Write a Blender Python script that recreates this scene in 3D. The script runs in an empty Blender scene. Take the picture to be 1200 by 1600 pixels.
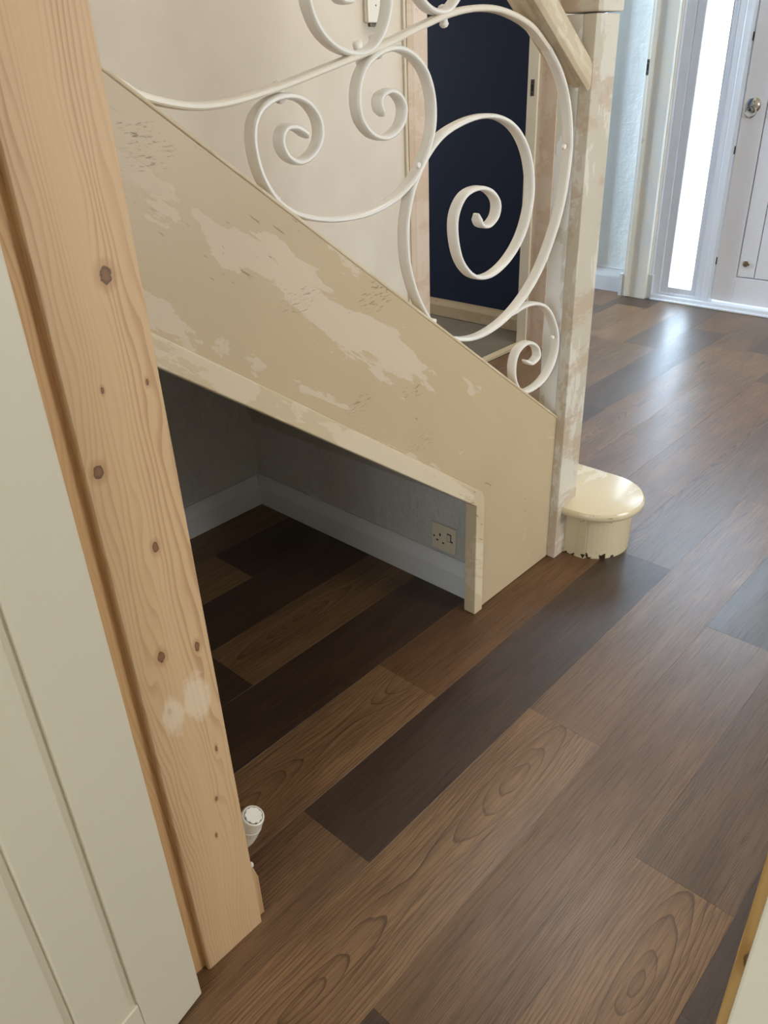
import bpy, bmesh, math, random
from mathutils import Matrix, Vector
random.seed(7)
SC = bpy.context.scene
COL = SC.collection

# ---------------------------------------------------------------- camera
CAM_H = 1.5
F_PX = 1240.080
RIGHT = (0.673518, -0.738160, -0.038645)
DOWN = (-0.388673, -0.309197, -0.867946)
FWD = (0.628734, 0.599597, -0.495153)
cam_d = bpy.data.cameras.new('camera'); cam = bpy.data.objects.new('camera', cam_d); COL.objects.link(cam)
cam_d.sensor_fit = 'VERTICAL'; cam_d.sensor_height = 24.0; cam_d.lens = F_PX / 1600 * 24.0
cam_d.clip_start = 0.02; cam_d.clip_end = 60
_r, _d, _f = Vector(RIGHT), Vector(DOWN), Vector(FWD)
cam.matrix_world = Matrix(((_r.x, -_d.x, -_f.x, 0), (_r.y, -_d.y, -_f.y, 0), (_r.z, -_d.z, -_f.z, CAM_H), (0, 0, 0, 1)))
SC.camera = cam

# ---------------------------------------------------------------- world, lights, exposure
SC.view_settings.view_transform = 'Standard'
SC.view_settings.look = 'None'
SC.view_settings.gamma = 1.0
SC.view_settings.use_curve_mapping = False
SC.view_settings.exposure = 0.0
w = bpy.data.worlds.new('overcast sky'); SC.world = w; w.use_nodes = True
bgn = w.node_tree.nodes['Background']
bgn.inputs[0].default_value = (0.72, 0.86, 1.0, 1); bgn.inputs[1].default_value = 4.5
SC.cycles.max_bounces = 10; SC.cycles.diffuse_bounces = 6; SC.cycles.glossy_bounces = 4
SC.cycles.transparent_max_bounces = 8
SC.cycles.sample_clamp_indirect = 4.0
SC.cycles.use_denoising = True

def area(name, loc, direction, sx, sy, power, color):
    l = bpy.data.lights.new(name, 'AREA'); l.shape = 'RECTANGLE'; l.size = sx; l.size_y = sy
    l.energy = power; l.color = color
    o = bpy.data.objects.new(name, l); COL.objects.link(o); o.location = loc
    o.rotation_euler = Vector(direction).to_track_quat('-Z', 'Y').to_euler()
    return o
COOL = (0.66, 0.82, 1.0); NEUT = (1.0, 0.975, 0.93); WARM = (1.0, 0.95, 0.87)
# daylight lamps; only the sidelight is in frame, the fills are added
area('daylight_sidelight', (5.45, 2.20, 1.15), (-1, 0, 0), 0.22, 2.0, 45, COOL)
area('daylight_door_glazing', (5.42, 1.53, 2.20), (-1, 0, -0.35), 1.15, 0.6, 260, COOL)  # lamp behind the unseen top pane, raised for the bluish floor sheen
area('fill_stairwell', (3.2, 1.2, 3.9), (-0.25, 0.15, -1), 1.6, 1.0, 72, NEUT)  # added unseen lamp standing in for light from the landing
area('daylight_living_room_window', (-2.45, -0.6, 1.7), (1, 0.15, -0.1), 1.8, 1.2, 29, WARM)
area('fill_navy_room', (3.3, 5.2, 1.7), (0, -1, -0.1), 1.0, 1.0, 40, NEUT)  # added unseen lamp that lights the navy room
area('fill_front_room', (4.6, 5.2, 1.7), (0.1, -1, -0.1), 0.7, 1.2, 170, COOL)  # added unseen lamp, raised to spill cool light on the hall floor
area('fill_hall_right', (2.6, -1.9, 1.6), (0.1, 1, -0.1), 1.2, 1.1, 50, NEUT)  # added unseen lamp, raised to brighten the string and ironwork

# ---------------------------------------------------------------- projection helpers (photo pixel -> point on a plane)
def ray(u, v):
    return _r * ((u - 600) / F_PX) + _d * ((v - 800) / F_PX) + _f
def onp(u, v, ax, val):
    d = ray(u, v); c = Vector((0, 0, CAM_H)); t = (val - c[ax]) / d[ax]
    return c + d * t

# ---------------------------------------------------------------- materials
def lin(c):
    return tuple(((x / 255) / 12.92 if x / 255 <= 0.04045 else ((x / 255 + 0.055) / 1.055) ** 2.4) for x in c) + (1.0,)

class NT:
    def __init__(s, name):
        s.m = bpy.data.materials.new(name); s.m.use_nodes = True
        s.t = s.m.node_tree; s.n = s.t.nodes; s.b = s.n['Principled BSDF']
    def new(s, typ, ins=None, **kw):
        n = s.n.new(typ)
        for k, v in kw.items(): setattr(n, k, v)
        if ins:
            for k, v in ins.items(): s.put(n.inputs[k], v)
        return n
    def put(s, sock, v):
        if isinstance(v, bpy.types.NodeSocket): s.t.links.new(v, sock)
        elif v is not None: sock.default_value = v
    def math(s, op, a, b=None, c=None, clamp=False):
        n = s.new('ShaderNodeMath', operation=op, use_clamp=clamp)
        s.put(n.inputs[0], a)
        if b is not None: s.put(n.inputs[1], b)
        if c is not None: s.put(n.inputs[2], c)
        return n.outputs[0]
    def pos(s): return s.new('ShaderNodeNewGeometry').outputs['Position']
    def obj(s): return s.new('ShaderNodeTexCoord').outputs['Object']
    def sep(s, v):
        n = s.new('ShaderNodeSeparateXYZ', {0: v}); return n.outputs
    def comb(s, x, y, z):
        return s.new('ShaderNodeCombineXYZ', {0: x, 1: y, 2: z}).outputs[0]
    def mapp(s, v, loc=(0, 0, 0), rot=(0, 0, 0), scale=(1, 1, 1)):
        return s.new('ShaderNodeMapping', {0: v, 1: loc, 2: rot, 3: scale}).outputs[0]
    def noise(s, v, scale, detail=4, rough=0.55, dist=0.0):
        return s.new('ShaderNodeTexNoise', {'Vector': v, 'Scale': scale, 'Detail': detail, 'Roughness': rough, 'Distortion': dist}).outputs[0]
    def step(s, v, lo, hi):
        n = s.new('ShaderNodeMapRange', {0: v, 1: lo, 2: hi, 3: 0.0, 4: 1.0}); n.interpolation_type = 'SMOOTHSTEP'
        return n.outputs[0]
    def mix(s, f, a, b, mode='MIX'):
        n = s.new('ShaderNodeMix', data_type='RGBA', blend_type=mode)
        s.put(n.inputs[0], f); s.put(n.inputs[6], a); s.put(n.inputs[7], b)
        return n.outputs[2]
    def bump(s, h, strength=0.3, dist=0.002, normal=None):
        n = s.new('ShaderNodeBump', {'Strength': strength, 'Distance': dist, 'Height': h})
        if normal is not None: s.put(n.inputs['Normal'], normal)
        return n.outputs[0]
    def spot(s, xyz, ax, c, r):
        """soft elliptical mask round c=(a,b) in axes ax, radii r"""
        a = s.math('DIVIDE', s.math('SUBTRACT', xyz[ax[0]], c[0]), r[0])
        b = s.math('DIVIDE', s.math('SUBTRACT', xyz[ax[1]], c[1]), r[1])
        d = s.math('ADD', s.math('MULTIPLY', a, a), s.math('MULTIPLY', b, b))
        return d
    def out(s, col=None, rough=None, normal=None, spec=None, metal=None):
        s.put(s.b.inputs['Base Color'], col); s.put(s.b.inputs['Roughness'], rough)
        if normal is not None: s.put(s.b.inputs['Normal'], normal)
        if spec is not None: s.put(s.b.inputs['Specular IOR Level'], spec)
        if metal is not None: s.put(s.b.inputs['Metallic'], metal)
        return s.m

def plain(name, c, rough=0.5, spec=0.5, metal=0.0, var=0.04, nscale=6.0):
    t = NT(name); n = t.noise(t.pos(), nscale, 5)
    a = lin(c); b = tuple(x * (1 - 2.2 * var) for x in a[:3]) + (1,)
    return t.out(t.mix(n, a, b), rough, spec=spec, metal=metal)

def plaster(name, c, c2, bump=0.25, rough=0.75, scale=22, spec=0.3, dist=0.004):
    t = NT(name); p = t.pos()
    big = t.noise(p, 1.8, 4, 0.6); fine = t.noise(p, scale, 6, 0.6)
    sm = t.noise(t.mapp(p, rot=(0.4, 0.5, 0.2), scale=(1, 1, 0.35)), 9, 3, 0.5, 0.8)
    col = t.mix(t.step(big, 0.35, 0.68), lin(c), lin(c2))
    dirt = t.step(t.noise(p, 55, 3, 0.7), 0.70, 0.78)
    col = t.mix(t.math('MULTIPLY', dirt, 0.35), col, lin(tuple(x * 0.6 for x in c)))
    h = t.math('ADD', fine, t.math('MULTIPLY', sm, 1.2))
    return t.out(col, rough, t.bump(h, bump, dist), spec)

# worn paint on the staircase: old cream gloss with scraped pale patches, dark scuffs
def worn(name, base, patch, bare, amount=0.5, band=False, rot=0.0, rough=0.42, gouge=True, cover=0.5, bareamt=0.0, chips=False):
    t = NT(name); p = t.pos(); xyz = t.sep(p)
    q = t.mapp(p, rot=(0, rot, 0))                      # stretch along the slope of the string
    s1 = t.noise(t.mapp(q, scale=(2.2, 6, 7.0)), 1.0, 7, 0.62, 0.5)
    s2 = t.noise(t.mapp(q, scale=(14, 30, 60)), 1.0, 5, 0.6)
    m = t.math('ADD', s1, t.math('MULTIPLY', t.math('SUBTRACT', s2, 0.5), 0.30))
    if band:
        h = t.math('ADD', xyz[2], t.math('MULTIPLY', xyz[0], 0.741))        # height across the string: 1.63 bottom .. 2.01 top
        b1 = t.math('SUBTRACT', 1.0, t.math('ABSOLUTE', t.math('DIVIDE', t.math('SUBTRACT', h, 1.885), 0.085)))
        xf = t.math('SUBTRACT', 1.0, t.step(xyz[0], 1.25, 1.55))
        b2 = t.math('SUBTRACT', 1.0, t.math('ABSOLUTE', t.math('DIVIDE', t.math('SUBTRACT', h, 1.672), 0.05)))
        x2 = t.math('SUBTRACT', 1.0, t.step(xyz[0], 1.05, 1.35))
        bb = t.math('MAXIMUM', t.math('MULTIPLY', t.math('MAXIMUM', b1, 0.0), xf), t.math('MULTIPLY', t.math('MAXIMUM', b2, 0.0), x2))
        m = t.math('ADD', m, t.math('MULTIPLY', bb, 0.17))
        th = 0.615
    else:
        th = 1 - cover
    mask = t.step(m, th, th + 0.02)
    tint = t.mix(t.noise(p, 3.0, 4), lin(base), lin(tuple(x * 0.93 for x in base)))
    col = t.mix(t.math('MULTIPLY', mask, amount), tint, lin(patch))
    if bareamt:
        b = t.noise(t.mapp(q, scale=(5, 5, 2.0), loc=(3, 1, 2)), 1.6, 6, 0.65)
        col = t.mix(t.math('MULTIPLY', t.step(b, 0.50, 0.56), bareamt), col, lin(bare))
    if gouge:
        g = t.noise(t.mapp(q, scale=(22, 22, 120), loc=(1, 2, 3)), 1.0, 3, 0.5)
        gz = t.noise(p, 3.1, 2, 0.5)
        gm = t.math('MULTIPLY', t.step(g, 0.66, 0.70), t.step(gz, 0.50, 0.62))
        col = t.mix(t.math('MULTIPLY', gm, 0.7), col, lin(bare))
    if band:
        for (u, v, rx, rz, k) in ((232, 232, .055, .045, .75), (590, 462, .07, .04, .8), (560, 632, .05, .03, .6), (645, 612, .05, .025, .6), (470, 470, .06, .03, .6), (660, 690, .06, .03, .5), (205, 205, .03, .03, .7)):
            P = onp(u, v, 1, 1.175)
            d = t.spot(xyz, (0, 2), (P.x, P.z), (rx, rz))
            n = t.noise(t.mapp(p, rot=(0, 0.5, 0), scale=(40, 40, 230)), 1.0, 4, 0.7)
            mm = t.math('MULTIPLY', t.math('SUBTRACT', 1.0, t.step(d, 0.3, 1.0)), t.step(n, 0.55, 0.62))
            col = t.mix(t.math('MULTIPLY', mm, k), col, lin((112, 88, 58)))
    if chips:
        low = t.math('SUBTRACT', 1.0, t.step(xyz[2], 0.004, 0.045)); top = t.math('MULTIPLY', t.step(xyz[2], 0.13, 0.15), 0.55)
        n = t.noise(p, 42, 3, 0.55)
        cm = t.step(t.math('ADD', n, t.math('MULTIPLY', t.math('MAXIMUM', low, top), 0.13)), 0.70, 0.72)
        col = t.mix(cm, col, lin((52, 38, 28)))
    hgt = t.math('ADD', t.math('MULTIPLY', mask, -0.5), t.math('MULTIPLY', s2, 0.35))
    r = t.math('ADD', rough, t.math('MULTIPLY', mask, 0.12))
    return t.out(col, r, t.bump(hgt, 0.35, 0.001), 0.45)

def pine(name, c1, c2, line, axis='z', knots=(), filler=None, plane='xz'):
    t = NT(name); p = t.pos(); xyz = t.sep(p)
    if axis == 'z': a, l = t.math('ADD', xyz[0], t.math('MULTIPLY', xyz[1], 0.6)), xyz[2]
    else: a, l = t.math('ADD', xyz[2], t.math('MULTIPLY', xyz[0], 0.3)), xyz[1]
    wob = t.noise(t.comb(t.math('MULTIPLY', a, 7.0), 0.3, t.math('MULTIPLY', l, 1.3)), 1.0, 3, 0.5)
    wob2 = t.noise(t.comb(t.math('MULTIPLY', a, 30.0), 2.3, t.math('MULTIPLY', l, 7)), 1.0, 3, 0.5)
    aa = t.math('ADD', a, t.math('ADD', t.math('MULTIPLY', t.math('SUBTRACT', wob, 0.5), 0.17), t.math('MULTIPLY', t.math('SUBTRACT', wob2, 0.5), 0.008)))
    ax = (0, 2) if plane == 'xz' else (1, 2)
    kd = None
    for (ka, kb, r, rz) in knots:
        d = t.spot(xyz, ax, (ka, kb), (r, rz))
        # rings bend round the knot
        push = t.math('DIVIDE', 0.004, t.math('ADD', t.math('MULTIPLY', d, 0.12), 1.0))
        aa = t.math('ADD', aa, push)
        d = t.math('ADD', d, t.math('MULTIPLY', t.math('SUBTRACT', t.noise(p, 160, 2, 0.6), 0.5), 1.6))
        kd = d if kd is None else t.math('MINIMUM', kd, d)
    ph = t.math('FRACT', t.math('MULTIPLY', aa, 120.0))
    ln = t.math('MULTIPLY', t.step(ph, 0.35, 0.92), t.math('SUBTRACT', 1.0, t.step(ph, 0.93, 1.0)))
    ln = t.math('MULTIPLY', ln, t.step(t.noise(t.comb(t.math('MULTIPLY', a, 16), 0, t.math('MULTIPLY', l, 1.2)), 1.0, 2, 0.5), 0.30, 0.72))
    fib = t.noise(t.comb(t.math('MULTIPLY', a, 420.0), 1.0, t.math('MULTIPLY', l, 9)), 1.0, 3, 0.6)
    col = t.mix(t.noise(t.comb(t.math('MULTIPLY', a, 14), 1.7, t.math('MULTIPLY', l, 1.1)), 1.0, 3), lin(c1), lin(c2))
    col = t.mix(t.math('MULTIPLY', ln, 0.62), col, lin(line))
    col = t.mix(t.math('MULTIPLY', fib, 0.18), col, lin(line))
    if kd is not None:
        halo = t.math('SUBTRACT', 1.0, t.step(kd, 0.6, 7.0))
        col = t.mix(t.math('MULTIPLY', halo, 0.45), col, lin(line))
        core = t.math('SUBTRACT', 1.0, t.step(kd, 0.55, 1.15))
        rim = t.math('SUBTRACT', 1.0, t.math('ABSOLUTE', t.math('DIVIDE', t.math('SUBTRACT', kd, 0.9), 0.5), clamp=True))
        col = t.mix(t.math('MULTIPLY', core, 0.8), col, lin((112, 74, 50)))
        col = t.mix(t.math('MULTIPLY', rim, 0.8), col, lin((64, 40, 28)))
    if filler:
        for (fa, fb, fr, fz) in filler:
            d = t.math('ADD', t.spot(xyz, ax, (fa, fb), (fr, fz)), t.math('MULTIPLY', t.math('SUBTRACT', t.noise(p, 28, 5, 0.6), 0.5), 2.4))
            col = t.mix(t.math('MULTIPLY', t.math('SUBTRACT', 1.0, t.step(d, 0.3, 1.0)), 0.6), col, lin((226, 208, 182)))
    return t.out(col, 0.5, t.bump(t.math('ADD', ln, fib), 0.08, 0.001), 0.4)

def plank_mat():
    t = NT('walnut vinyl plank'); p = t.obj(); xyz = t.sep(p)
    oi = t.new('ShaderNodeObjectInfo')
    def at(n): 
        a = t.new('ShaderNodeAttribute', attribute_type='OBJECT'); a.attribute_name = n; return a.outputs['Fac']
    cx, cy, amp, frq = at('oval_x'), at('oval_y'), at('oval_size'), at('ring_rate')
    rnd = t.math('MULTIPLY', oi.outputs['Random'], 37.0)
    X, Y = xyz[0], xyz[1]
    w1 = t.noise(t.comb(t.math('ADD', t.math('MULTIPLY', X, 3.0), rnd), t.math('MULTIPLY', Y, 11.0), rnd), 1.0, 3, 0.5)
    w2 = t.noise(t.comb(t.math('ADD', t.math('MULTIPLY', X, 12.0), rnd), t.math('MULTIPLY', Y, 50.0), rnd), 1.0, 2, 0.5)
    wy = t.math('ADD', t.math('SUBTRACT', Y, cy), t.math('ADD', t.math('MULTIPLY', t.math('SUBTRACT', w1, 0.5), 0.042), t.math('MULTIPLY', t.math('SUBTRACT', w2, 0.5), 0.004)))
    wx = t.math('ADD', t.math('SUBTRACT', X, cx), t.math('MULTIPLY', t.math('SUBTRACT', w1, 0.5), 0.10))
    s = t.math('MULTIPLY', t.math('SINE', t.math('MULTIPLY', wx, 4.6)), amp)
    F = t.math('SQRT', t.math('ADD', t.math('ADD', t.math('MULTIPLY', wy, wy), t.math('MULTIPLY', s, s)), 0.00006))
    nu = t.noise(t.comb(t.math('MULTIPLY', F, 30.0), rnd, 0.0), 1.0, 1, 0.5)
    aw = t.math('ABSOLUTE', wy)
    ph0 = t.math('ADD', t.math('ADD', t.math('MULTIPLY', F, frq), t.math('MULTIPLY', nu, 1.6)), t.math('MULTIPLY', t.math('MULTIPLY', aw, aw), 420.0))
    ph = t.math('FRACT', t.math('ADD', ph0, rnd))
    ring = t.math('MULTIPLY', t.math('ADD', t.math('MULTIPLY', t.step(ph, 0.10, 0.9), 0.35), t.math('MULTIPLY', t.step(ph, 0.76, 0.93), 0.75)), t.math('SUBTRACT', 1.0, t.step(ph, 0.95, 1.0)))
    ring = t.math('MULTIPLY', ring, t.math('ADD', 0.55, t.math('MULTIPLY', t.noise(t.comb(t.math('MULTIPLY', X, 5.0), rnd, t.math('MULTIPLY', Y, 20.0)), 1.0, 2), 0.7)))
    fib = t.noise(t.comb(t.math('ADD', t.math('MULTIPLY', X, 7.0), rnd), t.math('MULTIPLY', Y, 210.0), rnd), 1.0, 5, 0.72)
    fib2 = t.noise(t.comb(t.math('ADD', t.math('MULTIPLY', X, 4.0), rnd), t.math('MULTIPLY', Y, 90.0), rnd), 1.0, 4, 0.6)
    blot = t.noise(t.comb(t.math('ADD', t.math('MULTIPLY', X, 2.6), rnd), t.math('MULTIPLY', Y, 13.0), rnd), 1.0, 4, 0.6)
    crack = t.math('MULTIPLY', t.step(fib2, 0.66, 0.71), t.step(blot, 0.5, 0.62))
    base = oi.outputs['Color']
    col = t.mix(t.step(blot, 0.30, 0.72), t.mix(1.0, base, (0.80, 0.76, 0.72, 1), 'MULTIPLY'), t.mix(1.0, base, (1.16, 1.14, 1.10, 1), 'MULTIPLY'))
    dark = t.mix(1.0, base, (0.30, 0.25, 0.20, 1), 'MULTIPLY')
    col = t.mix(t.math('MULTIPLY', ring, 0.80), col, dark)
    col = t.mix(t.math('MULTIPLY', t.step(fib, 0.47, 0.70), 0.78), col, dark)
    col = t.mix(t.math('MULTIPLY', t.step(fib, 0.46, 0.28), 0.45), col, t.mix(1.0, base, (1.5, 1.5, 1.5, 1), 'MULTIPLY'))
    col = t.mix(t.math('MULTIPLY', crack, 0.6), col, t.mix(1.0, base, (0.22, 0.17, 0.12, 1), 'MULTIPLY'))
    h = t.math('ADD', t.math('MULTIPLY', fib, -0.9), t.math('MULTIPLY', ring, -0.6))
    rough = t.math('ADD', 0.27, t.math('MULTIPLY', fib, 0.12))
    return t.out(col, rough, t.bump(h, 0.30, 0.0006), 0.5)

M = {}
CREAM, PATCH, BARE = (197, 176, 142), (213, 197, 176), (128, 100, 68)
SLOPE = math.atan(0.741)
M['string'] = worn('scraped cream paint on string', CREAM, PATCH, BARE, 0.60, band=True, rot=-SLOPE)
M['edge'] = worn('worn cream paint on edge strip', (208, 190, 156), (222, 208, 184), (140, 112, 82), 0.5, rot=-SLOPE, cover=0.52)
M['newel'] = worn('stripped newel paint', (200, 191, 172), (218, 212, 200), (178, 152, 126), 0.65, rot=math.pi / 2, cover=0.5, bareamt=0.55)
M['newel_white'] = worn('white and cream newel paint', (218, 214, 204), (232, 234, 236), (160, 134, 104), 0.8, rot=math.pi / 2, cover=0.52, gouge=True)
M['rail'] = worn('worn handrail paint', (206, 190, 162), (220, 208, 184), (160, 136, 104), 0.6, rot=-SLOPE, cover=0.48, bareamt=0.15)
M['step'] = worn('glossy cream step paint', (216, 202, 168), (214, 206, 190), (90, 66, 44), 0.5, rot=0, cover=0.45, rough=0.2)
M['riser'] = worn('chipped cream riser paint', (208, 194, 160), (200, 188, 164), (80, 60, 42), 0.5, rot=0, cover=0.4, rough=0.3, chips=True)
M['tread_wood'] = plain('bare tread wood', (150, 120, 86), 0.6)
M['iron'] = plain('white painted iron', (240, 236, 228), 0.33, 0.5, var=0.05, nscale=14)
M['iron_top'] = plain('cream painted iron rail', (234, 225, 208), 0.36, 0.5, var=0.06, nscale=14)
M['stairwall'] = plaster('warm cream plaster', (217, 209, 195), (209, 200, 185), 0.10)
M['hallwall'] = plaster('pale painted hall plaster', (214, 208, 196), (206, 200, 188), 0.15)
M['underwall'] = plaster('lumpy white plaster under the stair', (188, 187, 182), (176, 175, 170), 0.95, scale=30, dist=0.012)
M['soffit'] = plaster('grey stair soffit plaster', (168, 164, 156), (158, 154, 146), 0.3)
M['ceiling'] = plaster('white ceiling', (230, 228, 222), (224, 222, 216), 0.1)
M['roomwall'] = plaster('living room wall', (214, 208, 190), (208, 200, 182), 0.1)
M['navy'] = plain('navy blue matt wall paint', (34, 44, 66), 0.8, 0.2, var=0.05, nscale=2)
M['greyfloor'] = plain('bare grey screed floor', (118, 110, 98), 0.75, 0.3, var=0.14, nscale=7)
M['skirt'] = plain('white satin skirting', (206, 208, 208), 0.4, 0.5, var=0.03)
M['skirt_cream'] = worn('worn cream skirting', (196, 178, 146), (206, 192, 166), (120, 96, 66), 0.5, cover=0.45)
M['strip'] = worn('stripped pinkish timber', (214, 196, 176), (206, 184, 162), (186, 156, 124), 0.7, rot=math.pi / 2, cover=0.5, bareamt=0.4, gouge=False)
M['strip_light'] = worn('yellowed cream timber', (220, 212, 192), (214, 202, 178), (176, 152, 120), 0.5, rot=math.pi / 2, cover=0.5)
M['post'] = worn('old cream lining paint', (228, 228, 220), (226, 220, 202), (200, 180, 150), 0.7, rot=math.pi / 2, cover=0.5)
M['brickpaint'] = plaster('white painted masonry', (230, 234, 230), (222, 228, 224), 1.0, 0.5, 30)
M['paleblue'] = plain('pale blue reveal', (178, 196, 206), 0.6)
M['upvc'] = plain('white plastic frame', (222, 226, 232), 0.28, 0.5, var=0.01)
M['frontdoor'] = plain('white composite door skin', (226, 226, 230), 0.4, 0.5, var=0.02)
M['doorpaint'] = plain('off white satin door', (211, 202, 180), 0.42, 0.45, var=0.02, nscale=3)
M['gasket'] = plain('dark gap', (46, 40, 36), 0.8)
M['chrome'] = plain('chrome', (200, 198, 192), 0.18, 0.5, metal=1.0, var=0.02)
M['steel'] = plain('aged steel', (120, 112, 98), 0.4, 0.5, metal=0.8, var=0.1, nscale=60)
M['ivory'] = plain('ivory plastic socket', (206, 198, 178), 0.35, 0.5, var=0.02)
M['black'] = plain('black slot', (20, 18, 16), 0.6)
M['plastic'] = plain('white plastic', (230, 226, 216), 0.3, 0.5, var=0.02)
M['brass'] = plain('brass', (180, 150, 90), 0.35, metal=1.0)
M['substrate'] = plain('dark underlay', (34, 26, 20), 0.9)
M['plank'] = plank_mat()
t = NT('frosted sidelight glass')
tr = t.new('ShaderNodeBsdfTransparent', {0: (0.96, 0.99, 1.0, 1)}); tl = t.new('ShaderNodeBsdfTranslucent', {0: (0.95, 0.98, 1, 1)})
gl = t.new('ShaderNodeBsdfGlossy', {0: (1, 1, 1, 1), 1: 0.1})
m1 = t.new('ShaderNodeMixShader', {0: 0.80, 1: tr.outputs[0], 2: tl.outputs[0]}); m2 = t.new('ShaderNodeMixShader', {0: 0.06, 1: m1.outputs[0], 2: gl.outputs[0]})
t.t.links.new(m2.outputs[0], t.n['Material Output'].inputs[0]); M['glass'] = t.m
YL = 0.886        # face of the door lining stop
def kn(u, v, r, rz): P = onp(u, v, 1, YL); return (P.x, P.z, r, rz)
M['pine'] = pine('new pine lining', (215, 184, 144), (199, 165, 124), (160, 116, 76), knots=[kn(165, 430, .0072, .0095), kn(154, 738, .0065, .0085), kn(243, 855, .0042, .0075), kn(252, 1027, .0055, .009), kn(308, 1010, .004, .008), kn(265, 1112, .003, .006), kn(338, 1170, .002, .006), kn(338, 1248, .0025, .005), kn(338, 1305, .002, .005), kn(160, 610, .002, .004), kn(230, 597, .002, .004)],
                 filler=[(lambda P: (P.x, P.z, .028, .055))(onp(308, 1085, 1, YL)), (lambda P: (P.x, P.z, .02, .05))(onp(272, 1120, 1, YL))])
M['pine_dark'] = pine('pine rebate strip', (218, 178, 130), (204, 162, 112), (166, 120, 76))
M['pine_stop'] = pine('knotty pine stop', (202, 156, 84), (214, 188, 130), (150, 104, 48), knots=[(onp(1174, 1503, 0, .39).y, onp(1174, 1503, 0, .39).z, .0045, .010)], plane='yz')

# ---------------------------------------------------------------- mesh helpers
class MB:
    def __init__(s): s.v = []; s.f = []; s.sm = []
    def add(s, vs, fs, smooth=False):
        o = len(s.v); s.v += [tuple(v) for v in vs]
        for f in fs: s.f.append(tuple(i + o for i in f)); s.sm.append(smooth)
    def box(s, x0, x1, y0, y1, z0, z1):
        x0, x1 = min(x0, x1), max(x0, x1); y0, y1 = min(y0, y1), max(y0, y1); z0, z1 = min(z0, z1), max(z0, z1)
        s.add([(x0, y0, z0), (x1, y0, z0), (x1, y1, z0), (x0, y1, z0), (x0, y0, z1), (x1, y0, z1), (x1, y1, z1), (x0, y1, z1)],
              [(0, 3, 2, 1), (4, 5, 6, 7), (0, 1, 5, 4), (1, 2, 6, 5), (2, 3, 7, 6), (3, 0, 4, 7)])
        return s
    def prism(s, pts, ax, a, b):
        """extrude 2-D polygon along axis ax between a and b"""
        def P(p, t):
            if ax == 0: return (t, p[0], p[1])
            if ax == 1: return (p[0], t, p[1])
            return (p[0], p[1], t)
        n = len(pts)
        s.add([P(p, a) for p in pts] + [P(p, b) for p in pts],
              [tuple(range(n - 1, -1, -1)), tuple(range(n, 2 * n))] + [(i, (i + 1) % n, n + (i + 1) % n, n + i) for i in range(n)])
        return s
    def loft(s, rings, smooth=True, caps=True):
        n = len(rings[0]); vs = [p for r in rings for p in r]; fs = []
        for k in range(len(rings) - 1):
            for i in range(n):
                fs.append((k * n + i, k * n + (i + 1) % n, (k + 1) * n + (i + 1) % n, (k + 1) * n + i))
        s.add(vs, fs, smooth)
        if caps:
            s.add(rings[0], [tuple(range(n - 1, -1, -1))]); s.add(rings[-1], [tuple(range(n))])
        return s
    def lathe(s, base, axis, prof, n=28, smooth=True):
        """prof: list of (r, t) along axis from base"""
        a = Vector(axis).normalized(); u = a.orthogonal().normalized(); w_ = a.cross(u); B = Vector(base)
        rings = [[B + a * t + (u * math.cos(2 * math.pi * i / n) + w_ * math.sin(2 * math.pi * i / n)) * max(r, 1e-5) for i in range(n)] for r, t in prof]
        return s.loft(rings, smooth)
    def build(s, name, mat, parent=None, bevel=0.0, seg=2, org=None):
        me = bpy.data.meshes.new(name)
        o = bpy.data.objects.new(name, me)
        if parent is not None: L = Vector(parent['base'])
        elif org is not None: L = Vector(org)
        else: L = Vector((0, 0, 0))
        me.from_pydata([tuple(Vector(v) - L) for v in s.v], [], s.f)
        bm = bmesh.new(); bm.from_mesh(me); bmesh.ops.remove_doubles(bm, verts=bm.verts, dist=1e-6)
        bmesh.ops.recalc_face_normals(bm, faces=bm.faces); 
        sm = any(s.sm)
        if sm:
            for f in bm.faces: f.smooth = True
            for e in bm.edges:
                if len(e.link_faces) == 2 and e.calc_face_angle(0) > 0.6: e.smooth = False
        bm.to_mesh(me); bm.free()
        me.materials.append(M[mat]); COL.objects.link(o)
        if parent is not None: o.parent = parent if 'is_part' not in parent else parent
        if parent is not None and parent.type == 'MESH': pass
        elif parent is None: o.location = L
        o['base'] = tuple(L)
        if bevel:
            b = o.modifiers.new('bevel', 'BEVEL'); b.width = bevel; b.segments = seg; b.limit_method = 'ANGLE'; b.angle_limit = 0.6
        return o

def thing(name, label, cat, base, group=None):
    o = bpy.data.objects.new(name, None); COL.objects.link(o); o.location = base; o['base'] = tuple(base)
    o.empty_display_size = 0.05
    o['label'] = label; o['category'] = cat
    if group: o['group'] = group
    return o
def struct(o, label=None):
    o['kind'] = 'structure'
    if label: o['label'] = label
    return o
def sthing(name, base, label=None):
    o = bpy.data.objects.new(name, None); COL.objects.link(o); o.location = base; o['base'] = tuple(base); o['kind'] = 'structure'
    o.empty_display_size = 0.05
    if label: o['label'] = label
    return o
def B(x0, x1, y0, y1, z0, z1): return MB().box(x0, x1, y0, y1, z0, z1)

# ================================================================= THE SETTING
CEIL = 2.62
WX0, WX1 = 0.345, 0.525            # thickness of the wall with the doorway we look through
WY = 2.40                          # hall wall
FX = 5.30                          # front wall
# ---- floor: substrate and planks, every plank its own object
floor = sthing('floor', (0, 0, 0), 'dark walnut plank floor of mixed brown tones')
MB().box(-2.6, FX + 0.25, -2.1, 2.58, -0.06, -0.0062).build('underlay', 'substrate', floor)
PW = 0.2105; Y0 = 0.1815
TAN, MED, DRK, GRY, RED, LIT = (143, 110, 78), (127, 97, 69), (80, 60, 46), (116, 92, 71), (122, 88, 60), (130, 103, 77)
GRD = (96, 78, 64)
PLANK_K = 0.76
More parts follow.
